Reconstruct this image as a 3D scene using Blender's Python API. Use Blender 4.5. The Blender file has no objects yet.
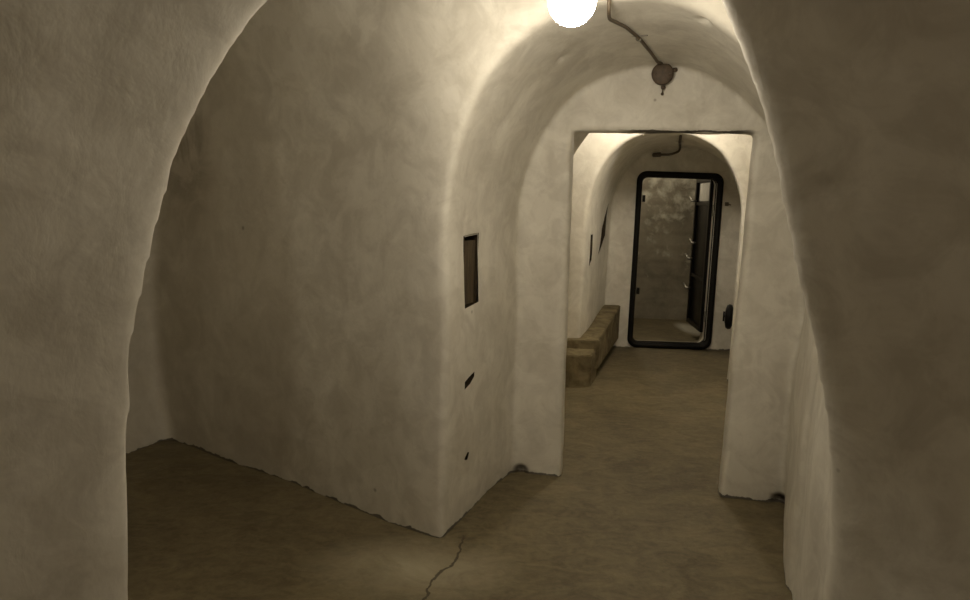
import bpy, bmesh, math, random
import numpy as np
from mathutils import Vector, Matrix

random.seed(7)
rng = np.random.default_rng(11)
COL = bpy.context.scene.collection
PI = math.pi

# ------------------------------------------------------------------ materials
def node_mat(name):
    m = bpy.data.materials.new(name); m.use_nodes = True
    nt = m.node_tree
    for n in list(nt.nodes): nt.nodes.remove(n)
    out = nt.nodes.new('ShaderNodeOutputMaterial')
    b = nt.nodes.new('ShaderNodeBsdfPrincipled')
    nt.links.new(b.outputs[0], out.inputs[0])
    return m, nt, b

class G:
    """small helper to write node graphs"""
    def __init__(s, nt):
        s.nt = nt
        s.geo = nt.nodes.new('ShaderNodeTexCoord').outputs['Object']
    def link(s, a, b): s.nt.links.new(a, b)
    def mapping(s, scale=(1, 1, 1), rot=(0, 0, 0)):
        n = s.nt.nodes.new('ShaderNodeMapping')
        n.inputs['Scale'].default_value = scale; n.inputs['Rotation'].default_value = rot
        s.link(s.geo, n.inputs['Vector']); return n.outputs[0]
    def noise(s, scale, detail=4, rough=.55, dist=0., vec=None):
        n = s.nt.nodes.new('ShaderNodeTexNoise')
        n.inputs['Scale'].default_value = scale; n.inputs['Detail'].default_value = detail
        n.inputs['Roughness'].default_value = rough; n.inputs['Distortion'].default_value = dist
        s.link(vec if vec is not None else s.geo, n.inputs['Vector'])
        return n.outputs['Fac']
    def ramp(s, fac, stops):
        n = s.nt.nodes.new('ShaderNodeValToRGB')
        el = n.color_ramp.elements
        el[0].position, el[0].color = stops[0][0], (*stops[0][1], 1)
        el[1].position, el[1].color = stops[1][0], (*stops[1][1], 1)
        for p, c in stops[2:]:
            e = el.new(p); e.color = (*c, 1)
        s.link(fac, n.inputs[0]); return n.outputs[0]
    def math(s, op, a, b=None, c=None, clamp=False):
        n = s.nt.nodes.new('ShaderNodeMath'); n.operation = op; n.use_clamp = clamp
        for i, v in enumerate((a, b, c)):
            if v is None: continue
            if isinstance(v, (int, float)): n.inputs[i].default_value = v
            else: s.link(v, n.inputs[i])
        return n.outputs[0]
    def mix(s, fac, a, b, mode='MIX'):
        n = s.nt.nodes.new('ShaderNodeMix'); n.data_type = 'RGBA'; n.blend_type = mode
        for k, v in ((0, fac), (6, a), (7, b)):
            if isinstance(v, (int, float)): n.inputs[k].default_value = v
            elif isinstance(v, tuple): n.inputs[k].default_value = (*v, 1)
            else: s.link(v, n.inputs[k])
        return n.outputs[2]
    def near(s, p, r, soft, stretch=(1, 1, 1)):
        """1 inside a blob around the place p, 0 outside"""
        m = s.nt.nodes.new('ShaderNodeMapping')
        m.inputs['Location'].default_value = [-a * k for a, k in zip(p, stretch)]
        m.inputs['Scale'].default_value = stretch
        s.link(s.geo, m.inputs['Vector'])
        l = s.nt.nodes.new('ShaderNodeVectorMath'); l.operation = 'LENGTH'
        s.link(m.outputs[0], l.inputs[0])
        mr = s.nt.nodes.new('ShaderNodeMapRange'); mr.clamp = True
        mr.inputs['From Min'].default_value = r + soft; mr.inputs['From Max'].default_value = r - soft
        s.link(l.outputs['Value'], mr.inputs['Value']); return mr.outputs[0]
    def z(s):
        n = s.nt.nodes.new('ShaderNodeSeparateXYZ'); s.link(s.geo, n.inputs[0]); return n.outputs[2]
    def bump(s, h, strength, dist, normal=None):
        n = s.nt.nodes.new('ShaderNodeBump')
        n.inputs['Strength'].default_value = strength; n.inputs['Distance'].default_value = dist
        s.link(h, n.inputs['Height'])
        if normal is not None: s.link(normal, n.inputs['Normal'])
        return n.outputs[0]

def plaster_material():
    m, nt, b = node_mat('whitewashed_plaster'); g = G(nt)
    big = g.noise(1.3, 4, .6, .4)
    col = g.ramp(big, [(.30, (.66, .63, .555)), (.68, (.78, .755, .68))])
    med = g.noise(5.5, 5, .65, .8)
    col = g.mix(.36, col, g.ramp(med, [(.40, (.42, .39, .33)), (.58, (.82, .795, .72))]))
    streak = g.noise(3.0, 5, .6, .6, g.mapping((1.4, 1.4, .6), (.5, .35, 0)))
    col = g.mix(.22, col, g.ramp(streak, [(.38, (.48, .45, .385)), (.6, (.79, .765, .69))]))
    # overlapping coats of limewash
    coat = g.noise(2.6, 3, .45, .35)
    col = g.mix(g.math('MULTIPLY', g.ramp(coat, [(.50, (0, 0, 0)), (.515, (1, 1, 1))]), .16), col, (.50, .465, .39))
    fine = g.noise(24, 5, .7, .6)
    col = g.mix(g.math('MULTIPLY', g.ramp(fine, [(.55, (0, 0, 0)), (.66, (1, 1, 1))]), .14), col, (.46, .42, .34))
    # dirty drips and scuffs
    sc = g.noise(7, 6, .7, .5, g.mapping((2.2, 2.2, .5)))
    col = g.mix(g.math('MULTIPLY', g.ramp(sc, [(.66, (0, 0, 0)), (.76, (1, 1, 1))]), .30), col, (.36, .31, .24))
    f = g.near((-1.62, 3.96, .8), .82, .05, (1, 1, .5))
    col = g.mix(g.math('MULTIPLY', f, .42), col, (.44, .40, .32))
    # damp stains on the large alcove wall and on the pier beside the camera
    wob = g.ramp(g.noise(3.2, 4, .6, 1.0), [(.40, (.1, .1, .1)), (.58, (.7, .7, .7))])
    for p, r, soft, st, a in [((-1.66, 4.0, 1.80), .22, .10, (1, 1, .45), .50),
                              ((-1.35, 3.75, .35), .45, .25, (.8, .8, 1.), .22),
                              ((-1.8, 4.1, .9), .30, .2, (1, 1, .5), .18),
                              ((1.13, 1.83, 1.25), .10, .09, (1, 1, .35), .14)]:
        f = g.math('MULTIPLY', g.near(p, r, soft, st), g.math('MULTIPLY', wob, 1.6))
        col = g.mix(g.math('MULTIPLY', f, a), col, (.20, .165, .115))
    # small dark pits, near black in the large holes
    for p, r in PITS:
        big_ = r > .02
        col = g.mix(g.near(p, r * (1.3 if big_ else .75), r * .3) if big_ else g.math('MULTIPLY', g.near(p, r * .75, r * .5), .6), col, (.05, .04, .03) if big_ else (.14, .12, .09))
    # crack along the underside of the lintel
    cz_ = g.math('ABSOLUTE', g.math('SUBTRACT', g.math('ADD', g.z(), g.math('MULTIPLY', g.noise(6, 4, .6), .03)), 1.905))
    cf = g.math('MULTIPLY', g.math('LESS_THAN', cz_, g.math('MULTIPLY', g.noise(9, 3), .011)), g.near((.98, 3.58, 1.89), .30, .05, (1, 1, 1)))
    col = g.mix(g.math('MULTIPLY', cf, .9), col, (.05, .04, .03))
    # dark ragged foot of the wall
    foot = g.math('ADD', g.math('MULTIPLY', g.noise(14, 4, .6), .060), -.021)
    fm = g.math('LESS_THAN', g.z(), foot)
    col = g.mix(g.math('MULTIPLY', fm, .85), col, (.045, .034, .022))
    g.link(col, b.inputs['Base Color'])
    b.inputs['Roughness'].default_value = .5
    b.inputs['Specular IOR Level'].default_value = .35
    n1 = g.bump(g.noise(6, 3, .5, .3), .25, .016)
    n2 = g.bump(g.noise(11, 4, .6, .3, g.mapping((1, 1, .6), (.5, .3, 0))), .36, .008, n1)
    n3 = g.bump(g.noise(70, 3, .6), .15, .0015, n2)
    g.link(n3, b.inputs['Normal'])
    return m

def concrete_floor_material():
    m, nt, b = node_mat('trodden_concrete'); g = G(nt)
    a = g.noise(1.6, 6, .65, .9)
    col = g.ramp(a, [(.36, (.085, .068, .036)), (.64, (.215, .178, .100))])
    c = g.noise(6, 7, .7, 1.5, g.mapping((1, 1.7, 1), (0, 0, .5)))
    col = g.mix(.45, col, g.ramp(c, [(.40, (.060, .048, .025)), (.62, (.225, .188, .108))]))
    d = g.noise(38, 6, .7)
    col = g.mix(.25, col, g.ramp(d, [(.3, (.08, .06, .035)), (.7, (.26, .215, .13))]))
    wob = g.math('MULTIPLY', g.noise(5, 5, .7, 1.), 1.8)
    f = g.math('MULTIPLY', g.near((-.27, 2.72, 0), .20, .16, (.75, 1.2, 1)), wob)
    col = g.mix(g.math('MULTIPLY', f, .85, clamp=True), col, (.38, .34, .24))
    f = g.near((2.62, 8.75, 0), .20, .08, (1.5, .5, 1))  # pool of light under the door leaf, put into the floor colour
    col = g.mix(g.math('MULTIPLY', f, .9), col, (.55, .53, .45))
    # the joint running from the pier's corner towards the near arch
    mp = nt.nodes.new('ShaderNodeMapping'); mp.vector_type = 'TEXTURE'
    mp.inputs['Location'].default_value = (-.105, 2.80, 0); mp.inputs['Rotation'].default_value = (0, 0, -.29)
    g.link(g.geo, mp.inputs['Vector'])
    sx = nt.nodes.new('ShaderNodeSeparateXYZ'); g.link(mp.outputs[0], sx.inputs[0])
    dd = g.math('ABSOLUTE', g.math('ADD', sx.outputs[0], g.math('MULTIPLY', g.math('SUBTRACT', g.noise(7, 4, .6), .5), .10)))
    ln = g.math('MULTIPLY', g.math('LESS_THAN', dd, .0055), g.near((-.2, 2.6, 0), .42, .05))
    col = g.mix(g.math('MULTIPLY', ln, .75), col, (.035, .026, .014))
    # darker alcove floor
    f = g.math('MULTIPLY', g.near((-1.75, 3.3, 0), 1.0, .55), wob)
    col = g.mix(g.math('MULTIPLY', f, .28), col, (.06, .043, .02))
    g.link(col, b.inputs['Base Color'])
    b.inputs['Roughness'].default_value = .62
    b.inputs['Specular IOR Level'].default_value = .3
    n1 = g.bump(g.noise(5, 6, .6, 1.), .5, .02)
    g.link(g.bump(g.noise(60, 5, .7), .4, .004, n1), b.inputs['Normal'])
    return m

def raw_concrete_material():
    m, nt, b = node_mat('bare_damp_concrete'); g = G(nt)
    a = g.noise(2.3, 6, .7, .5)
    col = g.ramp(a, [(.3, (.15, .13, .09)), (.7, (.34, .30, .22))])
    # shuttering boards in courses
    w = nt.nodes.new('ShaderNodeTexWave'); w.wave_type = 'BANDS'; w.bands_direction = 'Z'
    w.inputs['Scale'].default_value = 1.6; w.inputs['Distortion'].default_value = 1.5
    w.inputs['Detail'].default_value = 3; g.link(g.geo, w.inputs[0])
    col = g.mix(.12, col, g.ramp(w.outputs['Fac'], [(.0, (.10, .09, .07)), (.4, (.34, .32, .26))]))
    # flaking limewash, thicker near the top
    f = g.math('ADD', g.noise(6, 4, .6, .2), g.math('MULTIPLY', g.z(), .16))
    col = g.mix(g.ramp(f, [(.72, (0, 0, 0)), (.95, (1, 1, 1))]), col, (.60, .57, .46))
    g.link(col, b.inputs['Base Color']); b.inputs['Roughness'].default_value = .8
    g.link(g.bump(g.noise(25, 5, .7), .6, .01), b.inputs['Normal'])
    return m

def simple(name, c, rough=.6, metal=0., noise=.25, scale=12, bump=.15, spec=.5, c2=None):
    m, nt, b = node_mat(name); g = G(nt)
    d = c2 or tuple(x * (1 - noise) for x in c)
    n = g.noise(scale, 5, .65, .5)
    g.link(g.ramp(n, [(.35, d), (.65, c)]), b.inputs['Base Color'])
    b.inputs['Roughness'].default_value = rough; b.inputs['Metallic'].default_value = metal
    b.inputs['Specular IOR Level'].default_value = spec
    g.link(g.bump(g.noise(scale * 3, 4), bump, .004), b.inputs['Normal'])
    return m

def wood_material():
    m, nt, b = node_mat('weathered_board'); g = G(nt)
    n = g.noise(9, 6, .7, 1.0, g.mapping((6, 6, .5)))
    g.link(g.ramp(n, [(.32, (.022, .015, .008)), (.5, (.07, .05, .025)), (.7, (.15, .11, .06))]), b.inputs['Base Color'])
    b.inputs['Roughness'].default_value = .75
    g.link(g.bump(n, .6, .006), b.inputs['Normal'])
    return m

def glow_material(name, c, strength):
    m, nt, b = node_mat(name)
    nt.nodes.remove(b)
    e = nt.nodes.new('ShaderNodeEmission')
    e.inputs[0].default_value = (*c, 1); e.inputs[1].default_value = strength
    nt.links.new(e.outputs[0], [n for n in nt.nodes if n.type == 'OUTPUT_MATERIAL'][0].inputs[0])
    return m

# small pits in the plaster (place, radius)
PITS = [((-.058, 3.207, .997), .009), ((.845, 1.75, 1.564), .010), ((.833, 1.811, 1.417), .009),
        ((.98, 1.827, .812), .008), ((-1.024, 1.665, 1.438), .007), ((-.886, 1.712, 1.667), .008),
        ((-.492, 3.167, .132), .010), ((-1.291, 3.712, 1.326), .012), ((.826, 3.65, 2.043), .008),
        ((1.565, 3.465, .015), .034), ((.23, 3.765, .01), .032)]

# ------------------------------------------------------------------ the dug-out rooms as one solid field
H = .025
X0, X1, Y0, Y1, Z0, Z1 = -2.75, 3.7, -1.3, 9.75, -.075, 2.72
nx, ny, nz = [int(round((b - a) / H)) + 1 for a, b in ((X0, X1), (Y0, Y1), (Z0, Z1))]
gx = (X0 + H * np.arange(nx)).astype(np.float32)[:, None, None]
gy = (Y0 + H * np.arange(ny)).astype(np.float32)[None, :, None]
gz = (Z0 + H * np.arange(nz)).astype(np.float32)[None, None, :]

def lattice_noise(cell, seed):
    r = np.random.default_rng(seed)
    dims = [int(math.ceil(n * H / cell)) + 2 for n in (nx, ny, nz)]
    L = r.standard_normal(dims).astype(np.float32)
    for ax, n in enumerate((nx, ny, nz)):
        t = np.arange(n) * H / cell
        i = t.astype(int); f = (t - i).astype(np.float32); f = f * f * (3 - 2 * f)
        sh = [1, 1, 1]; sh[ax] = n; f = f.reshape(sh)
        L = np.take(L, i, axis=ax) * (1 - f) + np.take(L, i + 1, axis=ax) * f
    return L

def smin(a, b, k):
    h = np.maximum(k - np.abs(a - b), 0) / k
    return np.minimum(a, b) - h * h * k * .25
def smax(a, b, k): return -smin(-a, -b, k)

def arch(t, z, a, zs, b, n):
    zz = np.maximum(z - zs, 0) / b
    return ((np.abs(t / a) ** n + zz ** n) ** (1. / n) - 1) * np.minimum(a, b)

aP = np.array([.37, .93]) / math.hypot(.37, .93); lP = np.array([aP[1], -aP[0]])
CORNER = np.array([-.152, 2.922])
N1 = np.array([-.569, -.822]); D1 = np.array([-.822, .569])
NF = np.array([.2, .98])
DOOR0 = np.array([.197, 3.788]); ND = np.array([.223, .975]); TD = np.array([.975, -.223])
FAR_Y = 7.46

def dot(x, y, v, p=(0, 0)): return (x - p[0]) * v[0] + (y - p[1]) * v[1]
def ysl(y0, y1):
    return slice(max(0, int((y0 - Y0) / H)), min(ny, int((y1 - Y0) / H) + 2))

S = np.full((nx, ny, nz), .6, np.float32)
def add(y0, y1, fn, k):
    sl = ysl(y0, y1)
    f = fn(gx, gy[:, sl], gz).astype(np.float32)
    S[:, sl] = smin(S[:, sl], f, k)

# camera bay, flaring out of the thick near arch
def f_near(x, y, z):
    g = np.clip(1.9 - y, -.05, .75)
    g = np.where(g < .14, g * .55 + np.maximum(g, 0) ** 2 * 1.6, g - .03)
    a = .925 + g * 1.15
    a = a - np.where(x > 0, .075 * np.exp(-((z - 1.5) / .5) ** 2), 0)
    r = arch(x - np.where(x > 0, -.030, .050) * np.clip(z - 1, 0, 1), z, a, .6, 1.73 + g * .35, 2.0)
    return smax(smax(r, y - 1.95, .02), -1.15 - y, .3)
add(-1.3, 2.05, f_near, .02)

# crossing under the lamp, with the alcove branching off to the left
def f_cross(x, y, z):
    w = np.maximum(dot(x, y, lP) - .215, 1.9 - y)
    w = smax(w, dot(x, y, NF, CORNER), .02)
    w = np.maximum(w, -1.02 - x)
    return smax(w, z - 2.54, .5)
def f_alcove(x, y, z):
    r = arch(dot(x, y, N1, CORNER) - .71, z, .71, 1.5, 1.12, 2.7)
    endw = -dot(x, y, (.939, -.345), (-1.91, 4.17)) - .13 * np.sin(PI * np.clip(z, 0, 1.9) / 1.7)
    w = smax(r, endw, .10)
    w = smax(w, 1.9 - y, .04)
    return smax(w, dot(x, y, lP) - .215, .1)
add(1.75, 4.9, lambda x, y, z: smin(f_cross(x, y, z), f_alcove(x, y, z), .12), .07)

# vaulted passage up to the partition
def f_pass(x, y, z):
    r = arch(dot(x, y, lP) + .522 + .06 * np.clip(z - 1, 0, 1), z, .716, 1.25, .945 + .08 * np.clip(-dot(x, y, ND, DOOR0), 0, 1), 2.2)
    r = np.maximum(r, -dot(x, y, NF, CORNER) - .35)
    return np.maximum(r, dot(x, y, ND, DOOR0))
sl = ysl(2.4, 4.1)
S[:, sl] = smin(S[:, sl], f_pass(gx, gy[:, sl], gz).astype(np.float32), .03)
# keep the partition face crisp
sd = dot(gx, gy[:, sl], ND, DOOR0)

# rooms behind the partition
def f_r2a(x, y, z):
    sdd = dot(x, y, ND, DOOR0)
    r = arch(dot(x, y, lP) + .535, z, .735, 1.25, .93, 2.25)
    r = np.maximum(r, np.maximum(.12 - sdd, y - 4.75))
    q = arch(dot(x, y, lP) + .508, z, .95, 1.25, 1.2, 2.35)
    return np.minimum(r, np.maximum(q, np.maximum(.12 - sdd, sdd - .42)))
def f_r2b(x, y, z):
    r = arch(dot(x, y, lP) + 1.08, z, 1.19, 1.30, 1.27, 2.2)
    return np.maximum(r, np.maximum(.72 - dot(x, y, ND, DOOR0), y - 6.02 - .05 * (x - 1)))
def f_r2c(x, y, z):
    c = 1.495 + .341 * (y - 6); h = .655 + .035 * (y - 6)
    r = arch(x - c, z, h, 1.30, .84, 2.35)
    return np.maximum(r, np.maximum(5.85 - y, y - FAR_Y))
add(3.5, 5.0, f_r2a, .02); add(4.2, 6.3, f_r2b, .04); add(5.7, 7.7, f_r2c, .025)
def f_r3(x, y, z):
    q = np.maximum(np.maximum(.9 - x, x - 3.5), np.maximum(7.66 - y, y - 9.5))
    return smax(q, z - 2.4, .15)
add(7.5, 9.75, f_r3, .02)

# lumpy hand-laid plaster
S += lattice_noise(.6, 1) * .010 + lattice_noise(.24, 2) * .0026 + lattice_noise(.10, 3) * .0007

# crisp openings
def f_door(x, y, z):
    t = dot(x, y, TD, DOOR0); s = dot(x, y, ND, DOOR0)
    q = np.maximum(np.maximum(.262 - .028 * z / 1.88 - t, t - 1.108 - .03 * z / 1.88), np.maximum(-.3 - s, s - .3))
    return np.maximum(q, z - 1.885)
n_small = lattice_noise(.12, 5)
sl = ysl(3.2, 4.4)
d = f_door(gx, gy[:, sl], gz).astype(np.float32) + n_small[:, sl] * .0025
S[:, sl] = np.minimum(S[:, sl], d)
def f_fardoor(x, y, z):
    dx = np.abs(x - 2.0) - .40 + .07; dz = np.abs(z - .945) - .895 + .07
    q = np.sqrt(np.maximum(dx, 0) ** 2 + np.maximum(dz, 0) ** 2) - .07
    return np.maximum(q, np.maximum(7.3 - y, y - 7.8))
sl = ysl(7.2, 7.9)
S[:, sl] = np.minimum(S[:, sl], f_fardoor(gx, gy[:, sl], gz).astype(np.float32))
# broken-away foot of the partition in its two corners
for (cx, cy, r) in ((.235, 3.765, .042), (1.56, 3.465, .046)):
    e = np.sqrt((gx - cx) ** 2 + (gy - cy) ** 2 + ((gz - .012) * 1.2) ** 2) - r
    S = np.minimum(S, e.astype(np.float32))
# chips knocked out of the plaster
CHIPS = [(.312, 3.246, 2.151, .020), (.809, 2.814, 2.215, .026), (.064, 3.275, 1.868, .018), (.845, 1.75, 1.564, .02)]
for cx, cy, cz, r in CHIPS:
    i0, i1 = int((cx - .12 - X0) / H), int((cx + .12 - X0) / H)
    sl = ysl(cy - .12, cy + .12)
    e = np.sqrt((gx[i0:i1] - cx) ** 2 + (gy[:, sl] - cy) ** 2 + (gz - cz) ** 2) - r
    S[i0:i1, sl] = np.minimum(S[i0:i1, sl], e.astype(np.float32))

# ------------------------------------------------------------------ surface nets
def surface_nets(S):
    ins = S < 0
    act = np.zeros((nx - 1, ny - 1, nz - 1), np.int8)
    for dx in (0, 1):
        for dy in (0, 1):
            for dz in (0, 1):
                act += ins[dx:nx - 1 + dx, dy:ny - 1 + dy, dz:nz - 1 + dz]
    cell = (act > 0) & (act < 8)
    ci, cj, ck = np.nonzero(cell)
    n = len(ci)
    idx = np.full(cell.shape, -1, np.int32); idx[ci, cj, ck] = np.arange(n)
    acc = np.zeros((n, 3)); cnt = np.zeros(n)
    cor = [(a, b, c) for a in (0, 1) for b in (0, 1) for c in (0, 1)]
    val = {c: S[ci + c[0], cj + c[1], ck + c[2]].astype(np.float64) for c in cor}
    for a in cor:
        for ax in range(3):
            if a[ax]: continue
            b = list(a); b[ax] = 1; b = tuple(b)
            va, vb = val[a], val[b]
            m = (va < 0) != (vb < 0)
            t = np.where(m, va / np.where(m, va - vb, 1), 0)
            p = np.array(a, float)[None].repeat(n, 0); p[:, ax] += t
            acc += p * m[:, None]; cnt += m
    P = acc / cnt[:, None] + np.stack([ci, cj, ck], 1)
    V = P * H + np.array([X0, Y0, Z0])
    quads = []
    for ax in range(3):
        sa = [slice(None)] * 3; sb = [slice(None)] * 3
        sa[ax] = slice(0, -1); sb[ax] = slice(1, None)
        A, B = ins[tuple(sa)], ins[tuple(sb)]
        m = A != B
        u, v = [(1, 2), (2, 0), (0, 1)][ax]
        e = np.nonzero(m)
        e = [np.array(q) for q in e]
        dimc = cell.shape
        ok = (e[u] > 0) & (e[v] > 0) & (e[u] < dimc[u]) & (e[v] < dimc[v])
        e = [q[ok] for q in e]
        flip = A[tuple(e)]
        def at(du, dv):
            q = [w.copy() for w in e]; q[u] -= du; q[v] -= dv
            return idx[tuple(q)]
        q = np.stack([at(1, 1), at(0, 1), at(0, 0), at(1, 0)], 1)
        q[flip] = q[flip][:, ::-1]
        quads.append(q)
    return V, np.concatenate(quads)

def grad_at(P):
    """normal of the plaster (pointing into the room) at places P"""
    def smp(Q):
        t = (Q - np.array([X0, Y0, Z0])) / H
        t = np.clip(t, 0, np.array([nx, ny, nz]) - 1.001)
        i = t.astype(int); f = t - i; r = 0
        for dx in (0, 1):
            for dy in (0, 1):
                for dz in (0, 1):
                    w = (f[:, 0] if dx else 1 - f[:, 0]) * (f[:, 1] if dy else 1 - f[:, 1]) * (f[:, 2] if dz else 1 - f[:, 2])
                    r = r + w * S[i[:, 0] + dx, i[:, 1] + dy, i[:, 2] + dz]
        return r
    gr = []
    for ax in range(3):
        d = np.zeros(3); d[ax] = H * .8
        gr.append(smp(P + d) - smp(P - d))
    gr = -np.stack(gr, 1)
    return gr / np.maximum(np.linalg.norm(gr, axis=1, keepdims=True), 1e-9)

V, Q = surface_nets(S)
# even out the hand-formed lip of the near arch
edges = np.unique(np.sort(np.concatenate([Q[:, [0, 1]], Q[:, [1, 2]], Q[:, [2, 3]], Q[:, [3, 0]]]), axis=1), axis=0)
deg = np.bincount(edges.ravel(), minlength=len(V)).astype(float)[:, None]
wgt = np.clip(1 - np.abs(V[:, 1] - 1.86) / .35, 0, 1)[:, None] * .8
for _ in range(9):
    acc = np.zeros_like(V)
    for a in range(3):
        acc[:, a] = np.bincount(edges[:, 0], V[edges[:, 1], a], len(V)) + np.bincount(edges[:, 1], V[edges[:, 0], a], len(V))
    V = V + (acc / np.maximum(deg, 1) - V) * np.where(deg > 2, wgt, 0)
# faces looking into the room
c = V[Q].mean(1); fn = np.cross(V[Q[:, 2]] - V[Q[:, 0]], V[Q[:, 3]] - V[Q[:, 1]])
Nn = grad_at(c)
bad = (fn * Nn).sum(1) < 0
Q[bad] = Q[bad][:, ::-1]

# ------------------------------------------------------------------ sharing the shell out among walls and ceilings
x, y, z = c[:, 0], c[:, 1], c[:, 2]
s_door = dot(x, y, ND, DOOR0); lat = dot(x, y, lP); s_front = dot(x, y, NF, CORNER)
dB = dot(x, y, N1, CORNER)
key = np.full(len(c), 'wall_chamber', dtype=object)
key[(y < 1.93)] = 'wall_left'
key[(y < 1.93) & (x > 0)] = 'wall_right'
key[(y < .2)] = 'wall_back'
cross = (y >= 1.93) & (s_front < .05) | ((dB > -.05) & (y > 1.93) & (lat < -1.15) & (s_door < .1))
key[cross & (z < 2.16)] = 'wall_alcove'
key[cross & (z < 2.16) & (lat > -.2)] = 'wall_right'
key[cross & (z >= 2.16)] = 'ceiling'
passg = ~cross & (s_front >= .05) & (y > 2.4) & (s_door < -.012)
key[passg & (lat < -.508)] = 'wall_passage'
key[passg & (lat >= -.508)] = 'wall_right'
key[passg & (z >= 1.75)] = 'ceiling_passage'
part = (s_door >= -.012) & (s_door < .13) & (lat > -1.45) & ~(cross)
key[part] = 'wall_partition'
beh = (s_door >= .13) & (y < 7.6) & ~((lat < -1.6) & (y < 5) & (x < 0))
key[beh & (lat < -.9)] = 'wall_chamber'
key[beh & (lat >= -.9)] = 'wall_corridor'
key[beh & (z > 1.75)] = 'ceiling_corridor'
key[(y > FAR_Y - .02) & (y < 7.72)] = 'wall_far'
key[(y >= 7.60)] = 'wall_cellar'

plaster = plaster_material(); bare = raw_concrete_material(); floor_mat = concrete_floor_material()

shell = {}
def build_shell(name, mask, mat):
    q = Q[mask]; ids, inv = np.unique(q, return_inverse=True)
    v = V[ids]; q = inv.reshape(q.shape)
    me = bpy.data.meshes.new(name)
    me.from_pydata(v.tolist(), [], q.tolist())
    me.materials.append(mat)
    o = bpy.data.objects.new(name, me); COL.objects.link(o); o['kind'] = 'structure'
    shell[name] = o
    return o

def smooth_shell(o):
    me = o.data
    me.shade_smooth() if hasattr(me, 'shade_smooth') else None
    co = np.empty(len(me.vertices) * 3); me.vertices.foreach_get('co', co); co = co.reshape(-1, 3)
    me.normals_split_custom_set_from_vertices(grad_at(co).tolist())

for k in sorted(set(key)):
    build_shell(k, key == k, bare if k == 'wall_cellar' else plaster)

def punch(o, origin, u, n, poly):
    """cut a polygonal hole into a shell; poly lists (along u, up) corners counter-clockwise"""
    u = Vector(u).normalized(); n = Vector(n).normalized(); w = Vector((0, 0, 1)); org = Vector(origin)
    R = max(math.hypot(*p) for p in poly) + .06
    bm = bmesh.new(); bm.from_mesh(o.data)
    def local():
        fs = [f for f in bm.faces if (f.calc_center_median() - org).length < R + .02]
        return fs
    N = len(poly)
    lines = []
    for i in range(N):
        a, b = poly[i], poly[(i + 1) % N]
        dx, dz = b[0] - a[0], b[1] - a[1]; L = math.hypot(dx, dz)
        lines.append((org + u * a[0] + w * a[1], u * (dz / L) - w * (dx / L)))
    for pc, pn in lines:
        fs = local(); geom = set(fs)
        for f in fs: geom.update(f.edges); geom.update(f.verts)
        bmesh.ops.bisect_plane(bm, geom=list(geom), plane_co=pc, plane_no=pn, dist=1e-6)
    kill = [f for f in local() if all((f.calc_center_median() - pc).dot(pn) < 0 for pc, pn in lines)
            and abs((f.calc_center_median() - org).dot(n)) < .1]
    bmesh.ops.delete(bm, geom=kill, context='FACES')
    bm.to_mesh(o.data); bm.free()

# ------------------------------------------------------------------ small builders
def mesh_obj(name, bm, mat, parent=None, smooth=False):
    me = bpy.data.meshes.new(name); bm.to_mesh(me); bm.free()
    if smooth:
        me.shade_smooth()
    me.materials.append(mat)
    o = bpy.data.objects.new(name, me); COL.objects.link(o)
    if parent is not None:
        o.parent = parent
    return o
def thing(name, label, cat, loc=(0, 0, 0), rz=0, group=None):
    o = bpy.data.objects.new(name, None); COL.objects.link(o); o.location = loc; o.rotation_euler = (0, 0, rz)
    o.empty_display_size = .1
    o['label'] = label; o['category'] = cat
    if group: o['group'] = group
    return o
def tag(o, label, cat, group=None):
    o['label'] = label; o['category'] = cat
    if group: o['group'] = group
    return o
def tube(bm, pts, r, seg=12, closed=False, caps=True):
    pts = [Vector(p) for p in pts]; n = len(pts); rings = []
    up = Vector((0, 0, 1)); prev = None
    for i, p in enumerate(pts):
        if closed: t = pts[(i + 1) % n] - pts[i - 1]
        else: t = pts[min(i + 1, n - 1)] - pts[max(i - 1, 0)]
        t.normalize()
        if prev is None:
            a = t.cross(up)
            if a.length < .1: a = t.cross(Vector((1, 0, 0)))
        else:
            a = prev - t * prev.dot(t)
        a.normalize(); prev = a; b = t.cross(a)
        rr = r[i] if isinstance(r, (list, tuple)) else r
        rings.append([bm.verts.new(p + (a * math.cos(k * 2 * PI / seg) + b * math.sin(k * 2 * PI / seg)) * rr) for k in range(seg)])
    for i in range(n if closed else n - 1):
        A, B = rings[i], rings[(i + 1) % n]
        for k in range(seg):
            bm.faces.new((A[k], A[(k + 1) % seg], B[(k + 1) % seg], B[k]))
    if caps and not closed:
        bm.faces.new(rings[0][::-1]); bm.faces.new(rings[-1])
def rounded(pts, r, n=5):
    """round the bends of a polyline"""
    pts = [Vector(p) for p in pts]; out = [pts[0]]
    for i in range(1, len(pts) - 1):
        a = (pts[i - 1] - pts[i]); b = (pts[i + 1] - pts[i])
        rr = min(r, a.length * .45, b.length * .45)
        p0 = pts[i] + a.normalized() * rr; p1 = pts[i] + b.normalized() * rr
        for k in range(n + 1):
            t = k / n
            out.append(p0 * (1 - t) ** 2 + pts[i] * 2 * t * (1 - t) + p1 * t * t)
    out.append(pts[-1]); return out
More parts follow.
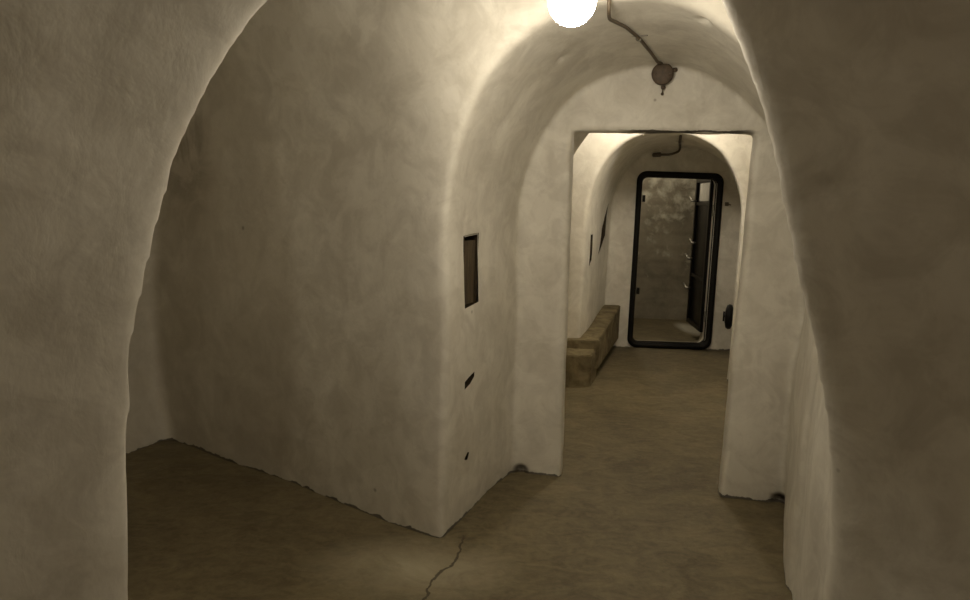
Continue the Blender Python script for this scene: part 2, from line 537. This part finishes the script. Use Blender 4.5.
def lathe(bm, prof, seg=32, M=None):
    """prof: (radius, height) pairs about z"""
    M = M or Matrix.Identity(4); rings = []
    for r, h in prof:
        if r < 1e-5: rings.append([bm.verts.new(M @ Vector((0, 0, h)))])
        else: rings.append([bm.verts.new(M @ Vector((r * math.cos(2 * PI * k / seg), r * math.sin(2 * PI * k / seg), h))) for k in range(seg)])
    for A, B in zip(rings, rings[1:]):
        for k in range(seg):
            k2 = (k + 1) % seg
            q = [A[k % len(A)], A[k2 % len(A)], B[k2 % len(B)], B[k % len(B)]]
            q = list(dict.fromkeys(q))
            if len(q) > 2: bm.faces.new(q)
    bmesh.ops.recalc_face_normals(bm, faces=bm.faces)
def box(bm, lo, hi, bevel=0., M=None, seg=2):
    r = bmesh.ops.create_cube(bm, size=1)
    vs = r['verts']
    for v in vs:
        v.co = Vector([lo[i] + (v.co[i] + .5) * (hi[i] - lo[i]) for i in range(3)])
    if bevel:
        es = list({e for v in vs for e in v.link_edges})
        g = bmesh.ops.bevel(bm, geom=es, offset=bevel, segments=seg, affect='EDGES', profile=.5)
        vs = list({v for f in g['faces'] for v in f.verts} | {v for v in vs if v.is_valid})
    if M is not None:
        for v in vs: v.co = M @ v.co
    return vs
def face_out(n):
    """matrix whose z axis is n"""
    n = Vector(n).normalized(); a = Vector((0, 0, 1)) if abs(n.z) < .9 else Vector((0, 1, 0))
    xx = a.cross(n).normalized(); yy = n.cross(xx)
    return Matrix(((xx.x, yy.x, n.x, 0), (xx.y, yy.y, n.y, 0), (xx.z, yy.z, n.z, 0), (0, 0, 0, 1)))

# ------------------------------------------------------------------ holes in the plaster
dark_hole = simple('dark_recess', (.05, .038, .024), .95, spec=.1, scale=30, bump=.5)  # near-black lining inside every recess
wood = wood_material()
def recess(origin, u, n, poly, depth, shellname, name, mat=None, grow=1.0):
    """open pocket behind a punched hole"""
    punch(shell[shellname], origin, u, n, poly)
    uu = Vector(u).normalized(); nn = Vector(n).normalized(); org = Vector(origin)
    bm = bmesh.new()
    rings = []
    for dep in (-.004, depth * .5, depth):
        k = 1.04 if dep < 0 else 1.04
        rings.append([bm.verts.new(org + uu * (a * k) + Vector((0, 0, b * k)) - nn * (dep + (.0 if dep > 0 else 0.006))) for a, b in poly])
    N = len(poly)
    for A, B in zip(rings, rings[1:]):
        for i in range(N): bm.faces.new((A[i], B[i], B[(i + 1) % N], A[(i + 1) % N]))
    bm.faces.new(rings[-1][::-1])
    bmesh.ops.recalc_face_normals(bm, faces=bm.faces)
    for f in bm.faces: f.normal_flip()
    o = mesh_obj(name, bm, mat or dark_hole); o['kind'] = 'structure'
    return o

def wall_point(p, d):
    """walk from p along d until the plaster is met"""
    P = np.array([p], float); D = np.array(d, float); D /= np.linalg.norm(D)
    t0 = 0.
    def val(t):
        q = (P[0] + D * t - np.array([X0, Y0, Z0])) / H
        i = np.clip(q.astype(int), 0, [nx - 2, ny - 2, nz - 2]); f = q - i; r = 0
        for dx in (0, 1):
            for dy in (0, 1):
                for dz in (0, 1):
                    r += (f[0] if dx else 1 - f[0]) * (f[1] if dy else 1 - f[1]) * (f[2] if dz else 1 - f[2]) * S[i[0] + dx, i[1] + dy, i[2] + dz]
        return r
    t = 0
    while val(t) < 0 and t < 4: t += .01
    a, b = t - .01, t
    for _ in range(20):
        m = (a + b) / 2
        if val(m) < 0: a = m
        else: b = m
    return Vector(P[0] + D * a)

uP = (aP[0], aP[1], 0); nP = (lP[0], lP[1], 0)      # passage wall: along it, and out of it
# the tall narrow recess with a board in it
po = wall_point((.5, 2.95, 1.185), (-lP[0], -lP[1], 0))
po = wall_point(Vector((-.062, 3.165, 1.187)) + Vector(nP) * .5, (-nP[0], -nP[1], 0))
niche = recess(po, uP, nP, [(-.036, -.166), (.122, -.152), (.126, .166), (-.034, .156)], .07, 'wall_passage', 'trim_1')
bm = bmesh.new()
Mn = Matrix.Translation(po) @ Matrix(((uP[0], nP[0], 0, 0), (uP[1], nP[1], 0, 0), (0, 0, 1, 0), (0, 0, 0, 1)))
box(bm, (-.036, -.040, -.158), (.123, -.014, .138), .002, Mn)
o = mesh_obj('wooden_board', bm, wood)
tag(o, 'dark weathered wooden board set in the tall narrow recess of the passage wall', 'board')
for i, (wp, poly) in enumerate([
        ((-.057, 3.178, .666), [(-.025, -.030), (.040, -.016), (.088, .008), (.092, .034), (.028, .022), (-.025, .008)]),
        ((-.051, 3.194, .286), [(-.026, -.036), (-.006, -.030), (.010, -.004), (.046, -.014), (.056, .016), (.010, .034), (-.024, .014)])]):
    q = wall_point(Vector(wp) + Vector(nP) * .4, (-nP[0], -nP[1], 0))
    recess(q, uP, nP, poly, .07, 'wall_passage', 'trim_%d' % (i + 2))
# slot and triangular opening in the far left wall
dL = Vector((.414, 1.419, 0)).normalized(); nL = Vector((dL.y, -dL.x, 0))
q = wall_point(Vector((1.02, 6.26, 1.12)) + nL * .3, -nL)
recess(q, dL, nL, [(-.05, -.14), (.05, -.10), (.055, .13), (-.05, .13)], .08, 'wall_chamber', 'trim_4')
q = wall_point(Vector((1.20, 7.00, 1.26)) + nL * .3, -nL)
recess(q, dL, nL, [(-.30, -.22), (.16, -.05), (.24, .28), (-.10, .02)], .10, 'wall_chamber', 'trim_5')

for o in list(shell.values()): smooth_shell(o)

# ------------------------------------------------------------------ floor
xs = np.arange(X0, X1 + .001, .05); ys = np.arange(Y0, Y1 + .001, .05)
r = np.random.default_rng(3)
A = r.standard_normal((30, 40)); B = r.standard_normal((80, 130))
def bil(A, x_, y_, cell):
    u = (x_ - X0) / cell; v = (y_ - Y0) / cell; i, j = int(u), int(v); f, g_ = u - i, v - j
    f = f * f * (3 - 2 * f); g_ = g_ * g_ * (3 - 2 * g_)
    return (A[i, j] * (1 - f) + A[i + 1, j] * f) * (1 - g_) + (A[i, j + 1] * (1 - f) + A[i + 1, j + 1] * f) * g_
fv = [(a, b, .005 * bil(A, a, b, .4) + .002 * bil(B, a, b, .15)) for a in xs for b in ys]
ncol = len(ys)
ff = [(i * ncol + j, (i + 1) * ncol + j, (i + 1) * ncol + j + 1, i * ncol + j + 1) for i in range(len(xs) - 1) for j in range(ncol - 1)]
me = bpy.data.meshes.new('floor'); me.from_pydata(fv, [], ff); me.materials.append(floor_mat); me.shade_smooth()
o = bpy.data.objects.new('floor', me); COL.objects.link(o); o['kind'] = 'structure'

# ------------------------------------------------------------------ stepped concrete ledge
ledge_mat = simple('rough_ledge_concrete', (.26, .215, .125), .85, scale=7, bump=.8, c2=(.10, .078, .042), spec=.2)
def ledge_mesh(plan, z0, ztop, ztop2):
    bm = bmesh.new()
    lo = [bm.verts.new((a, b, z0)) for a, b in plan]
    ymin = min(p[1] for p in plan); ymax = max(p[1] for p in plan)
    hi = [bm.verts.new((a, b, ztop + (ztop2 - ztop) * (b - ymin) / (ymax - ymin))) for a, b in plan]
    N = len(plan)
    for i in range(N): bm.faces.new((lo[i], lo[(i + 1) % N], hi[(i + 1) % N], hi[i]))
    bm.faces.new(lo[::-1]); bm.faces.new(hi)
    bmesh.ops.bevel(bm, geom=[e for e in bm.edges if e.verts[0].co.z > z0 + .01 or e.verts[1].co.z > z0 + .01], offset=.009, segments=2, affect='EDGES')
    bmesh.ops.triangulate(bm, faces=bm.faces)
    for _ in range(3):
        es = [e for e in bm.edges if e.calc_length() > .09]
        if es: bmesh.ops.subdivide_edges(bm, edges=es, cuts=1, use_grid_fill=False); bmesh.ops.triangulate(bm, faces=[f for f in bm.faces if len(f.verts) > 3])
    bm.normal_update()
    rr = random.Random(5)
    for v in bm.verts: v.co += v.normal * rr.uniform(-.0022, .0022)
    return bm
led = thing('concrete_ledge', 'low brown concrete ledge along the left wall beyond the doorway', 'ledge', (0, 0, 0))
mesh_obj('lower_step', ledge_mesh([(.05, 5.72), (.80, 5.66), (.90, 5.70), (1.02, 6.1), (.05, 6.2)], -.01, .275, .285), ledge_mat, led)
mesh_obj('bench_slab', ledge_mesh([(.05, 5.98), (.93, 5.93), (1.0, 5.96), (1.47, 7.5), (1.15, 7.5), (.74, 6.1), (.05, 6.15)], .1, .35, .46), ledge_mat, led)

# ------------------------------------------------------------------ lamps
glass = glow_material('lit_opal_glass', (1.0, .885, .71), 76.)
glass_far = glow_material('lit_opal_glass_far', (1.0, .885, .71), 98.)
glass_cell = glow_material('lit_opal_glass_cellar', (1.0, .88, .70), 60.)
glow_fill = glow_material('fill_lamp_glow', (1.0, .82, .64), 11.)  # glow of the added fill lamp
dark_metal = simple('grimy_grey_metal', (.16, .13, .10), .6, .3, scale=20)
steel = simple('dull_zinc', (.5, .48, .42), .35, .9, scale=40)
def lamp(label, loc, ceil, gm, rad=.083):
    t = thing('globe_lamp', label, 'lamp', (loc[0], loc[1], ceil))
    dz = loc[2] - ceil
    bm = bmesh.new(); lathe(bm, [(0, .01), (.062, .01), (.064, -.025), (.05, -.035), (.022, -.04), (.022, dz + rad + .045), (.048, dz + rad + .035), (.052, dz + rad - .012), (0, dz + rad - .012)], 28)
    mesh_obj('lamp_holder', bm, dark_metal, t, True)
    bm = bmesh.new(); bmesh.ops.create_uvsphere(bm, u_segments=28, v_segments=18, radius=rad)
    for v in bm.verts: v.co.z = v.co.z * 1.04 + dz
    mesh_obj('glass_globe', bm, gm, t, True)
    return t
lamp('glowing white glass globe lamp hanging from the crossing ceiling', (.232, 2.21, 2.112), wall_point((.232, 2.21, 2.1), (0, 0, 1)).z, glass, .073)
lamp('glass globe lamp on the corridor vault behind the doorway head', (1.40, 5.55, 2.36), wall_point((1.40, 5.55, 2.2), (0, 0, 1)).z, glass_far, .07)
lamp('glass globe lamp in the bare concrete cellar behind the steel door', (1.7, 8.5, 2.15), wall_point((1.7, 8.5, 2.1), (0, 0, 1)).z, glass_cell, .07)
lamp('added dim fill lamp on the ceiling of the unseen bay behind the camera', (.0, -.3, 2.15), wall_point((0, -.3, 2.1), (0, 0, 1)).z, glow_fill, .08)  # unseen lamp added to brighten the walls around the near arch

# ------------------------------------------------------------------ conduit and junction box of the passage
pipe_mat = simple('painted_conduit', (.13, .10, .065), .55, .1, scale=25)
def ceil_at(x_, y_): return wall_point((x_, y_, 2.0), (0, 0, 1)).z
cz = ceil_at(.42, 2.70)
con = thing('electrical_conduit', 'thin grey conduit bending over the arch to the round junction box', 'conduit')
box_c = wall_point((.775, 3.3, 2.165), (ND[0], ND[1], 0))
path = [(.34, 2.28, ceil_at(.34, 2.28) - .008), (.40, 2.62, ceil_at(.40, 2.62) - .012), (.425, 2.755, 2.36), (.430, 2.765, ceil_at(.447, 3.0) - .020), (.45, 2.87, ceil_at(.447, 3.0) - .020),
        (.55, 3.06, ceil_at(.55, 3.06) - .008), (.635, 3.20, ceil_at(.635, 3.20) - .008), (.74, 3.42, ceil_at(.74, 3.42) - .008),
        (.81, 3.56, ceil_at(.80, 3.54) - .018), (box_c.x, box_c.y - .02, box_c.z + .06)]
bm = bmesh.new(); tube(bm, rounded(path, .03), .0072, 10)
mesh_obj('pipe', bm, pipe_mat, con, True)
def clip(p, d, parent):
    d = Vector(d).normalized(); s = Vector((d.y, -d.x, 0)).normalized()
    M = Matrix.Translation(p) @ Matrix(((s.x, d.x, 0, 0), (s.y, d.y, 0, 0), (s.z, d.z, 1, 0), (0, 0, 0, 1)))
    bm = bmesh.new()
    box(bm, (-.038, -.007, .008), (-.010, .007, .0115), .001, M)
    box(bm, (.010, -.007, .008), (.038, .007, .0115), .001, M)
    tube(bm, [M @ Vector((.0115 * math.cos(a), 0, .011 * -math.sin(a) + .0)) for a in [k * PI / 8 for k in range(9)]], .003, 6)
    return mesh_obj('pipe_clip', bm, steel, parent)
clip((.635, 3.20, ceil_at(.635, 3.20) - .010), (.1, .2, 0), con)
jb = thing('junction_box', 'round brown junction box at the head of the passage end wall', 'box', box_c)
Mj = face_out((-ND[0], -ND[1], 0))
rusty = simple('rusty_brown_metal', (.13, .095, .065), .6, .2, scale=30, c2=(.07, .05, .035))
bm = bmesh.new(); lathe(bm, [(0, -.015), (.050, -.015), (.051, .030), (.048, .034)], 32, Mj); mesh_obj('box_body', bm, rusty, jb, True)
bm = bmesh.new(); lathe(bm, [(.053, .030), (.054, .038), (.046, .045), (.02, .047), (0, .047)], 32, Mj); mesh_obj('box_lid', bm, rusty, jb, True)
for sx, sz in ((.045, .0), (-.045, 0)):
    bm = bmesh.new(); lathe(bm, [(0, .052), (.006, .052), (.007, .044)], 10, Mj @ Matrix.Translation((sx * 0.8, sz, 0))); mesh_obj('screw', bm, rusty, jb)
bm = bmesh.new(); lathe(bm, [(.011, .0), (.011, .014), (.008, .020), (0, .020)], 14, Matrix.Translation(Vector((.046, -.025, .022)) ) @ face_out((1, 0, .1)))
mesh_obj('cable_gland', bm, rusty, jb, True)
bm = bmesh.new()
tube(bm, [(0, -.028, -.056), (.002, -.026, -.064), (.001, -.022, -.072)], [.010, .012, .008], 10); mesh_obj('cable_stub', bm, rusty, jb, True)
bm = bmesh.new()
tube(bm, [(0, -.022, -.070), (.001, -.02, -.085), (.0, -.02, -.095), (.002, -.018, -.100)], [.003, .003, .008, .005], 8); mesh_obj('cable_stub', bm, rusty, jb, True)

# corridor conduit beyond the doorway
con2 = thing('electrical_conduit', 'thin dark conduit on the far vault with a stub end above the steel door', 'conduit')
def ceil2(x_, y_): return wall_point((x_, y_, 1.9), (0, 0, 1)).z
fy = FAR_Y
p2 = [(1.65, 6.22, ceil2(1.65, 6.22) - .01), (1.80, 6.8, ceil2(1.80, 6.8) - .01), (1.96, 7.38, ceil2(1.96, 7.38) - .02), (1.965, fy - .03, 2.095), (1.88, fy - .03, 2.06), (1.71, fy - .03, 2.055)]
bm = bmesh.new(); tube(bm, rounded(p2, .04), .012, 10); mesh_obj('pipe', bm, dark_metal, con2, True)
bm = bmesh.new(); tube(bm, [(1.78, fy - .03, 2.058), (1.775, fy - .03, 2.058), (1.70, fy - .03, 2.05), (1.69, fy - .03, 2.05)], [.012, .024, .022, .010], 12); mesh_obj('cable_end', bm, dark_metal, con2, True)
clip((1.80, 6.8, ceil2(1.80, 6.8) - .012), (.15, .6, 0), con2)

# ------------------------------------------------------------------ steel door in the far wall
black = simple('black_enamel', (.006, .0055, .005), .3, .0, scale=9, bump=.2, spec=.2, c2=(.010, .008, .006))
rubber = simple('worn_black_paint', (.010, .009, .008), .5, .0, scale=18, bump=.3, spec=.2)
pale = simple('painted_reflection', (.55, .53, .46), .4, 0, scale=10)  # pale colour for the reflection painted on the leaf
def round_rect(cx, cz_, hw, hh, r, n=8):
    out = []
    for (sx, sz, a0) in ((1, 1, 0), (-1, 1, 90), (-1, -1, 180), (1, -1, 270)):
        for k in range(n + 1):
            a = math.radians(a0 + 90 * k / n)
            out.append((cx + sx * (hw - r) + r * math.cos(a), cz_ + sz * (hh - r) + r * math.sin(a)))
    return out
door = thing('steel_door', 'black steel bunker door standing open in the far wall', 'door', (2.0, FAR_Y, 0))
def ring(outer, inner, y0, y1):
    bm = bmesh.new(); n = len(outer)
    vs = [[bm.verts.new((p[0], yy, p[1])) for p in L] for L, yy in ((outer, y0), (outer, y1), (inner, y1), (inner, y0))]
    for a, b in ((0, 1), (1, 2), (2, 3), (3, 0)):
        for i in range(n): bm.faces.new((vs[a][i], vs[a][(i + 1) % n], vs[b][(i + 1) % n], vs[b][i]))
    bmesh.ops.recalc_face_normals(bm, faces=bm.faces)
    es = [e for e in bm.edges if len(e.link_faces) == 2 and e.calc_face_angle(0) > 1.2]
    bmesh.ops.bevel(bm, geom=es, offset=.008, segments=2, affect='EDGES')
    return bm
fr = mesh_obj('door_frame', ring(round_rect(0.005, .945, .452, .94, .10), round_rect(0.005, .945, .398, .886, .07), -.035, .09), rubber, door, True)
mesh_obj('door_seal', ring(round_rect(0.005, .945, .402, .890, .071), round_rect(0.005, .945, .388, .876, .06), .02, .05), black, fr, True)
# keepers on the left of the frame
for zz in (1.60, .62):
    bm = bmesh.new(); box(bm, (-.378, -.028, zz - .035), (-.352, .02, zz + .035), .004); mesh_obj('keeper', bm, black, door)
# the leaf, swung open into the cellar
leaf_w, lz0, lz1 = .74, .17, 1.86
Ml = Matrix.Translation((.415, .11, 0)) @ Matrix.Rotation(math.radians(85.5), 4, 'Z')
# local leaf frame: x runs from the hinge to the free edge, y through its thickness
bm = bmesh.new(); box(bm, (0, -.02, lz0), (leaf_w, .02, lz1), .008, Ml); leaf = mesh_obj('door_leaf', bm, black, door, True)
def leaf_part(name, lo, hi, bev, mat, par=None):
    bm = bmesh.new(); box(bm, lo, hi, bev, Ml); return mesh_obj(name, bm, mat, par or leaf, False)
bm = bmesh.new()
for lo, hi in (((.0, .018, lz0), (.05, .05, lz1)), ((leaf_w - .05, .018, lz0), (leaf_w, .05, lz1)), ((.05, .018, lz0), (leaf_w - .05, .05, lz0 + .05)), ((.05, .018, lz1 - .05), (leaf_w - .05, .05, lz1)),
               ((.05, .018, 1.55), (leaf_w - .05, .04, 1.59)), ((.05, .018, .72), (leaf_w - .05, .04, .76))):
    box(bm, lo, hi, .005, Ml)
mesh_obj('stiffening_frame', bm, black, leaf)
o = leaf_part('reflection_plate', (.06, .019, 1.60), (leaf_w - .14, .028, 1.80), .002, pale); o['label'] = 'pale plate painting a bright reflection at the top of the leaf'  # bright reflection on the glossy leaf, painted as an added pale plate
for zz in (1.60, 1.12, .93, .58):
    bm = bmesh.new()
    xx = leaf_w - .06
    if zz == 1.12: xx -= .14
    tube(bm, [Ml @ Vector(p) for p in ((xx, .045, zz), (xx, .10, zz))], .014, 10)
    tube(bm, [Ml @ Vector(p) for p in rounded([(xx, .095, zz), (xx + .02, .10, zz + .03), (xx + .10, .105, zz + .045)], .02)], .011, 10)
    mesh_obj('latch_handle', bm, steel, leaf, True)
for zz in (1.5, .35):
    bm = bmesh.new(); tube(bm, [(.412, .085, zz - .06), (.412, .085, zz + .06)], .016, 12); mesh_obj('hinge', bm, black, door, True)

# ------------------------------------------------------------------ ventilation valve low on the right
nR = Vector((-.935, .354, 0))
vp = wall_point((2.35, 7.12, .43), -nR)
bm = bmesh.new()
Mv = face_out(nR)
vent = thing('ventilation_valve', 'round black ventilation valve low on the right near the steel door', 'valve', vp)
lathe(bm, [(0, -.03), (.125, -.03), (.13, .005), (.12, .012), (.085, .016), (.085, .03)], 28, Mv); mesh_obj('flange', bm, rubber, vent, True)
bm = bmesh.new(); lathe(bm, [(.085, .025), (.122, .04), (.13, .065), (.115, .09), (.06, .102), (0, .105)], 28, Mv); mesh_obj('valve_cap', bm, rubber, vent, True)
bm = bmesh.new(); tube(bm, [Mv @ Vector(p) for p in ((0, 0, .10), (0, 0, .118))], .012, 10); tube(bm, [Mv @ Vector(p) for p in ((0, .05, .114), (0, -.05, .114))], .009, 8); mesh_obj('handle', bm, rubber, vent, True)

# bracket on the far wall, right of the door
bk = wall_point((2.515, 7.2, 1.57), (0, 1, 0))
bm = bmesh.new()
box(bm, (-.02, -.012, -.02), (.02, .01, .02), .003); tube(bm, [(0, -.01, 0), (.0, -.04, 0), (.03, -.045, -.008)], .007, 8)
o = mesh_obj('wall_hook', bm, dark_metal); o.location = bk; tag(o, 'small dark hook on the plaster right of the steel door', 'hook')

# ------------------------------------------------------------------ world, camera, colour
w = bpy.data.worlds.new('dark'); bpy.context.scene.world = w; w.use_nodes = True
w.node_tree.nodes['Background'].inputs[0].default_value = (0, 0, 0, 1)
w.node_tree.nodes['Background'].inputs[1].default_value = 0

cam = bpy.data.cameras.new('camera'); co = bpy.data.objects.new('camera', cam); COL.objects.link(co)
cam.sensor_width = 36; cam.lens = 36 * 700 / 970; cam.clip_start = .02
P_, R_ = math.radians(7.9), math.radians(1.9)
co.matrix_world = Matrix.Translation((0, 0, 1.5)) @ Matrix.Rotation(PI / 2 - P_, 4, 'X') @ Matrix.Rotation(R_, 4, 'Z')
bpy.context.scene.camera = co
sc = bpy.context.scene
sc.view_settings.view_transform = 'Standard'; sc.view_settings.look = 'None'
sc.view_settings.gamma = 1; sc.view_settings.use_curve_mapping = False
sc.view_settings.exposure = 0.62
sc.cycles.max_bounces = 12; sc.cycles.diffuse_bounces = 10
